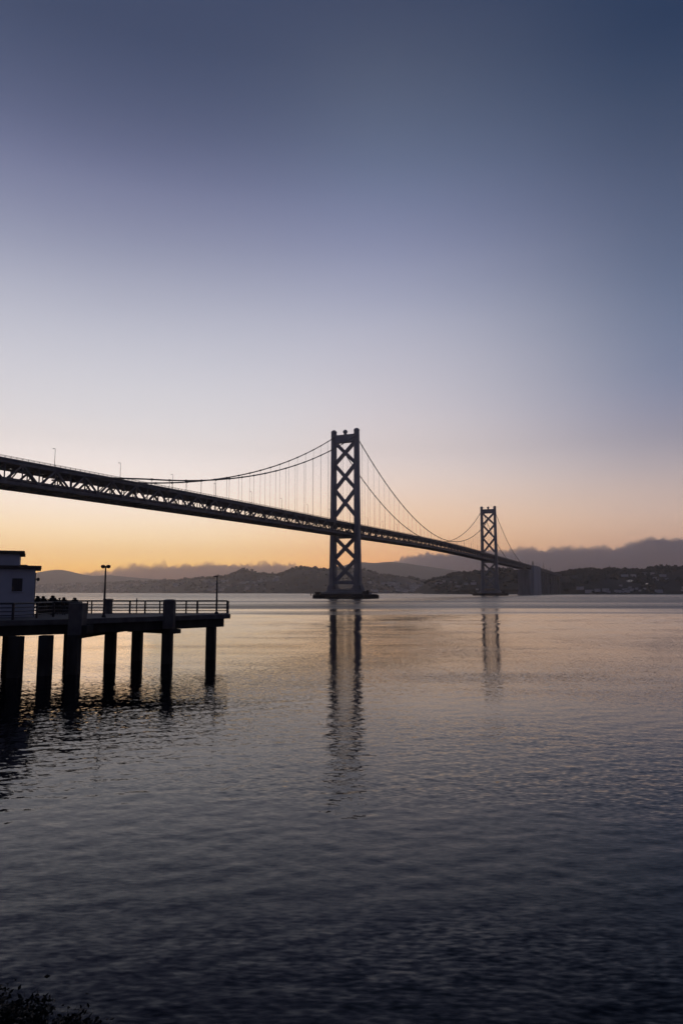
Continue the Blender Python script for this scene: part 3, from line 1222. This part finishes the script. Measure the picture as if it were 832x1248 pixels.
lamp(126.8, 51.6, topz(126.8, 690, 51.6), True, 'tall dark lamp post with a twin head near the middle of the pier')
lamp(263.8, 59.8, topz(263.8, 702.5, 59.8), False, 'shorter dark lamp post with one flat head near the outer end of the pier')

# ------------------------------------------------------------------ pier building
HY = 53.0
pr = at_depth(41.5, 740, HY)
HTH = R(24)
hut = empty('pier_building', (pr.x, pr.y, DZK), HTH)
tag(hut, 'pale flat-roofed building with a smaller upper storey at the left end of the pier', 'building')
sc_ = (pr - Vector((0, 0, EYE))).length / HY   # local front is square to the line of sight here
ez = at_depth(41, 693.4, HY).z - DZK
e2 = at_depth(41, 689.6, HY).z - DZK
u0 = at_depth(24, 676, HY + .5).z - DZK
u1 = at_depth(24, 672.2, HY + .5).z - DZK
k_ = HY / 832.0 / math.cos(R(24)) * 0.97
Wm = MB()
Wm.box(-7.0, 0, 0, 5.2, 0.003, ez)
wall = Wm.build('wall', M['white_wall'], hut)
# openings cut as recessed windows
mb = MB()
mb.box(-7.4, .40, -.40, 5.6, ez + .003, e2)
mb.build('roof', M['roof'], hut, bevel=.03)
ux = (24.3 - 41.5) * k_
mb = MB()
mb.box(-6.6, ux, .25, 4.6, e2 + .003, u0)
mb.build('upper_wall', M['white_wall'], hut)
mb = MB()
mb.box(-6.9, ux + .33, -.05, 4.9, u0 + .003, u1)
mb.build('upper_roof', M['roof'], hut, bevel=.03)


def window(x0, x1, z0, z1):
    mb = MB()
    t_ = .05
    mb.box(x0 - t_, x0, -.05, -.002, z0 - t_, z1 + t_)
    mb.box(x1, x1 + t_, -.05, -.002, z0 - t_, z1 + t_)
    mb.box(x0 + .001, x1 - .001, -.05, -.002, z1, z1 + t_)
    mb.box(x0 - .08, x1 + .08, -.10, -.0015, z0 - t_ - .03, z0 - t_ + .02)
    o = mb.build('window', M['white_wall'], hut)
    g = MB()
    g.box(x0, x1, -.012, -.002, z0 - .02, z1)
    g.build('pane', M['glass'], o)
    g = MB()
    g.box((x0 + x1) / 2 - .02, (x0 + x1) / 2 + .02, -.03, -.013, z0, z1)
    g.build('mullion', M['metal'], o)


wz0 = at_depth(23, 720.5, HY).z - DZK
wz1 = at_depth(23, 705, HY).z - DZK
window((17.8 - 41.5) * k_, (28.6 - 41.5) * k_, wz0, wz1)
window((-9 - 41.5) * k_, (1.6 - 41.5) * k_, wz0, wz1 + .08)
lz = at_depth(43, 706, HY).z - DZK
mb = MB()
mb.bar((.0, .1, lz), (.16, .1, lz + .02), .04, .04)
mb.lathe(.2, .1, [(.05, lz - .14), (.13, lz - .06), (.13, lz + .06), (.05, lz + .13)], 10)
mb.build('wall_lamp', M['metal'], hut)
mb = MB()
mb.box(.002, .05, .1, .16, 0.01, ez - .3)
mb.build('drain_pipe', M['metal'], hut)
mb = MB()
mb.box((28 - 41.5) * k_ - .3, (28 - 41.5) * k_ + .3, 1.6, 2.3, e2 + .003, e2 + .13)
mb.build('roof_vent', M['roof'], hut)


# ------------------------------------------------------------------ people
def skinned(name, pts, edges, radii, material, parent, sub=2):
    me_ = bpy.data.meshes.new(name)
    me_.from_pydata(pts, edges, [])
    me_.materials.append(material)
    o = bpy.data.objects.new(name, me_)
    C.objects.link(o)
    o.parent = parent
    sk = o.modifiers.new('skin', 'SKIN')
    sk.use_smooth_shade = True
    if not me_.skin_vertices:
        bpy.context.view_layer.objects.active = o
    lay = me_.skin_vertices[0].data if me_.skin_vertices else None
    if lay is None:
        import bmesh
        bm = bmesh.new()
        bm.from_mesh(me_)
        bm.verts.layers.skin.verify()
        bm.to_mesh(me_)
        bm.free()
        lay = me_.skin_vertices[0].data
    for i, r_ in enumerate(radii):
        lay[i].radius = (r_[0], r_[1]) if isinstance(r_, tuple) else (r_, r_)
        lay[i].use_root = (i == 0)
        lay[i].use_loose = False
    s = o.modifiers.new('sub', 'SUBSURF')
    s.levels = s.render_levels = sub
    return o


def person(px, head_py, Yd, rz, pose, hood, coat, label):
    top = at_depth(px, head_py, Yd)
    H = top.z - DZK
    root = empty('person', (top.x, Yd, DZK), rz)
    tag(root, label, 'person', 'people standing on the pier')
    k = H / 1.75
    lean = {'up': 0, 'lean': .10, 'turn': -.04}[pose]
    # body: legs, trunk, neck, head, arms with the hands pushed into the jacket pockets
    P = [(0, 0, .95), (0, lean * .3, 1.15), (0, lean * .8, 1.40), (0, lean, 1.50), (0, lean, 1.62), (0, lean - .01, 1.70),
         (-.10, 0, .90), (-.11, .02, .50), (-.12, .03, .09), (-.12, -.10, .04),
         (.10, 0, .90), (.12, -.03, .50), (.13, .0, .09), (.13, -.13, .04),
         (-.19, lean * .7, 1.41), (-.26, lean * .6, 1.14), (-.20, -.10, .98), (-.15, -.14, .95),
         (.19, lean * .7, 1.41), (.26, lean * .6, 1.14), (.20, -.10, .98), (.15, -.14, .95)]
    P = [(a * k, b_ * k, c * k) for a, b_, c in P]
    Ed = [(0, 1), (1, 2), (2, 3), (3, 4), (4, 5), (0, 6), (6, 7), (7, 8), (8, 9), (0, 10), (10, 11), (11, 12), (12, 13),
          (2, 14), (14, 15), (15, 16), (16, 17), (2, 18), (18, 19), (19, 20), (20, 21)]
    Rr = [.15, .14, .15, .06, .095, .07, .095, .06, .045, .04, .095, .06, .045, .04, .06, .048, .036, .035, .06, .048, .036, .035]
    skinned('body', P, Ed, [r_ * k for r_ in Rr], M['trousers'], root)
    # jacket over trunk and arms
    J = [(0, 0, .84), (0, lean * .3, 1.10), (0, lean * .8, 1.38), (-.20, lean * .7, 1.41), (-.29, lean * .6, 1.13), (-.19, -.11, .97),
         (.20, lean * .7, 1.41), (.29, lean * .6, 1.13), (.19, -.11, .97), (0, lean, 1.49)]
    J = [(a * k, b_ * k, c * k) for a, b_, c in J]
    JE = [(0, 1), (1, 2), (2, 3), (3, 4), (4, 5), (2, 6), (6, 7), (7, 8), (2, 9)]
    skinned('jacket', J, JE, [(.25 * k), .24 * k, .23 * k, .13 * k, .10 * k, .07 * k, .13 * k, .10 * k, .07 * k, .10 * k], coat, root)
    if hood == 'hood':
        Hd = [(0, lean + .03, 1.48), (0, lean + .02, 1.60), (0, lean, 1.67)]
        rr = [.16, .20, .17]
    elif hood == 'long':
        Hd = [(0, lean + .06, 1.44), (0, lean + .03, 1.62), (0, lean + .01, 1.71)]
        rr = [.14, .18, .15]
    else:
        Hd = [(0, lean + .03, 1.60), (0, lean + .02, 1.66), (0, lean + .0, 1.72)]
        rr = [.12, .15, .13]
    Hd = [(a * k, b_ * k, c * k) for a, b_, c in Hd]
    skinned('hood' if hood == 'hood' else 'hair', Hd, [(0, 1), (1, 2)], [r_ * k for r_ in rr], coat if hood == 'hood' else M['hair'], root)


person(47.8, 725.2, 56.0, 2.7, 'lean', 'hood', M['jacket'], 'person in dark hooded jacket, leftmost, right beside the building corner')
person(53.3, 725.8, 57.2, 3.4, 'up', 'long', M['jacket_b'], 'person with long hair standing second from the left, close behind the leftmost')
person(65.0, 724.8, 56.4, 3.0, 'up', 'hood', M['jacket'], 'broadest and tallest person in the middle of the row on the pier')
person(60.5, 729.6, 58.2, 2.5, 'lean', 'short', M['jacket_b'], 'short person half hidden left of the tall middle person')
person(69.5, 730.0, 58.0, 3.6, 'turn', 'short', M['jacket'], 'short person half hidden right of the tall middle person')
person(73.2, 728.2, 57.5, 3.9, 'turn', 'short', M['jacket'], 'person with short hair just left of the pair of railing posts')
person(78.6, 727.2, 56.2, 2.9, 'up', 'long', M['jacket_b'], 'person with long hair standing just left of the big corner pillar')
person(91.6, 727.4, 55.2, 3.2, 'up', 'hood', M['jacket'], 'hooded person whose head alone shows above the big corner pillar')

# ------------------------------------------------------------------ shrubs on the bank at the lower left
def shrub(name, cx, cyy, spread, height, count, seed, label, twigs):
    rnd = random.Random(seed)
    base = max(0.2, bank_height(cx, cyy))
    root = empty(name, (cx, cyy, base - .1))
    tag(root, label, 'shrub')
    st = MB()
    lf = MB()
    for k in range(26):
        a = rnd.uniform(0, 6.28)
        d = rnd.uniform(.2, 1) * spread
        tip = Vector((math.cos(a) * d, math.sin(a) * d, height * rnd.uniform(.5, 1.05) * (1 - .35 * d / spread)))
        midp = tip * .5 + Vector((rnd.uniform(-.1, .1), rnd.uniform(-.1, .1), .12))
        st.tube([(0, 0, -.2), midp, tip], [.018, .011, .004], 5)
        for j in range(count // 26):
            f = rnd.uniform(.25, 1.05)
            c = (midp * 2 * f if f < .5 else midp + (tip - midp) * (f - .5) * 2) + Vector((rnd.gauss(0, .05), rnd.gauss(0, .05), rnd.gauss(0, .045)))
            l = rnd.uniform(.012, .03)
            w = l * .45
            u_ = Vector((rnd.gauss(0, 1), rnd.gauss(0, 1), rnd.gauss(0, .7))).normalized()
            v_ = u_.orthogonal().normalized()
            v_ = Matrix.Rotation(rnd.uniform(0, 6.28), 3, u_) @ v_
            n_ = u_.cross(v_) * l * .15
            lf.add([c - u_ * l, c + v_ * w + n_, c + u_ * l, c - v_ * w + n_], [(0, 1, 2), (0, 2, 3)])
    st.build('stems', M['rock'], root)
    lf.build('leaves', M['leaf'], root)
    if twigs:
        for k in range(4):
            a = rnd.uniform(-.6, 2.2)
            tw = MB()
            p0 = Vector((rnd.uniform(-.3, .5), rnd.uniform(-.3, .3), height * .6))
            p1 = p0 + Vector((math.cos(a) * .12, math.sin(a) * .1, .07))
            tw.tube([p0, (p0 + p1) / 2 + Vector((.02, 0, .02)), p1], [.006, .005, .003], 5)
            tw.build('dry_twig', M['twig'], root)


shrub('shore_shrub', -2.08, 4.7, .52, .62, 15000, 51, 'dark leafy shrub with dry twigs at the lower left corner', True)
shrub('shore_shrub', -2.75, 5.0, .7, .6, 11000, 52, 'dark leafy shrub cut by the left edge near the lower left corner', False)
shrub('shore_shrub', -1.68, 4.3, .28, .72, 6000, 53, 'low dark shrub right of the larger one at the bottom edge', False)

# ------------------------------------------------------------------ haze and the fog bank
hz = MB()
hz.box(-9000, 9000, -1500, 12500, -2.6, 760)
haze = hz.build('haze', M['rock'])
haze.data.materials.clear()
hm = bpy.data.materials.new('haze_air')
hm.use_nodes = True
hm.node_tree.nodes.clear()
pv = hm.node_tree.nodes.new('ShaderNodeVolumePrincipled')
pv.inputs['Color'].default_value = (1.0, 0.94, 0.92, 1)
pv.inputs['Density'].default_value = 0.00007
pv.inputs['Anisotropy'].default_value = 0.72
ho = hm.node_tree.nodes.new('ShaderNodeOutputMaterial')
hm.node_tree.links.new(pv.outputs[0], ho.inputs['Volume'])
haze.data.materials.append(hm)
tag(haze, 'thin sea haze over the whole bay', 'haze', kind='stuff')


def fog(name, pts, D, thick, seed, density, col, label, step=18):
    """a long lumpy bank with real thickness behind the hills"""
    crest = [at_depth(px, py, D) for px, py in pts]
    xs = [c.x for c in crest]
    n = int((xs[-1] - xs[0]) / step)
    gxs = np.linspace(xs[0], xs[-1], n)
    cz = np.interp(gxs, xs, [c.z for c in crest])
    m_ = 44
    mb = MB()
    rings = []
    for i in range(n):
        x = float(gxs[i])
        endf = min(1.0, i / 20.0, (n - 1 - i) / 20.0) ** .5 if 0 < i < n - 1 else 0.02
        rg = []
        for k in range(m_):
            a = 2 * math.pi * k / m_
            yy = math.cos(a)
            zz = math.sin(a)
            z = cz[i] * (max(zz, -0.2)) ** 0.8 if zz > 0 else 30 * zz
            if zz > 0:
                nz = 0.2 * fbm(x / 520.0 + seed, yy * 2.0, seed, 6) + 0.8 * abs(fbm(x / 210.0 + seed, yy * 2.0, seed + 3, 4)) + 0.5 * abs(fbm(x / 80.0 + seed, yy * 6.0, seed + 5, 3))
                z += (0.4 + 0.6 * zz) * 250 * (nz - 0.28)
            z *= endf
            y = D + thick * yy * (1 + .1 * fbm(x / 500.0, a, seed))
            rg.append((x, y, 60 + z))
        rings.append(rg)
    mb.loft(rings)
    o = mb.build(name, M['rock'], smooth=True)
    o.data.materials.clear()
    fm = bpy.data.materials.new(name + '_vapour')
    fm.use_nodes = True
    fm.node_tree.nodes.clear()
    pv_ = fm.node_tree.nodes.new('ShaderNodeVolumePrincipled')
    pv_.inputs['Color'].default_value = col + (1,)
    pv_.inputs['Density'].default_value = density
    pv_.inputs['Anisotropy'].default_value = 0.1
    oo = fm.node_tree.nodes.new('ShaderNodeOutputMaterial')
    fm.node_tree.links.new(pv_.outputs[0], oo.inputs['Volume'])
    o.data.materials.append(fm)
    tag(o, label, 'fog', kind='stuff')


fog('fog_bank', [(455, 716), (470, 694), (489, 686), (512, 683), (532, 680), (560, 679), (590, 677), (610, 676.5), (625, 676), (644, 674), (660, 676), (672, 674.5), (701, 674), (726, 672.5),
                 (749, 674.5), (759, 672), (771, 665), (792, 662), (817, 661.5), (840, 662), (900, 664), (1000, 668), (1100, 690)], 14300, 1500, 2.2, 0.0035, (0.68, 0.73, 0.85), 'grey bank of low fog behind the island at right')
fog('fog_bank', [(92, 712), (109, 703), (133, 702), (152, 699), (170, 696), (189, 693), (213, 695.5), (256, 693), (300, 692), (326, 691.5), (356, 694), (375, 698), (395, 706), (410, 714)], 14000, 1300, 7.7, 0.0022,
    (0.78, 0.70, 0.68), 'warm grey low fog behind the headland at left')
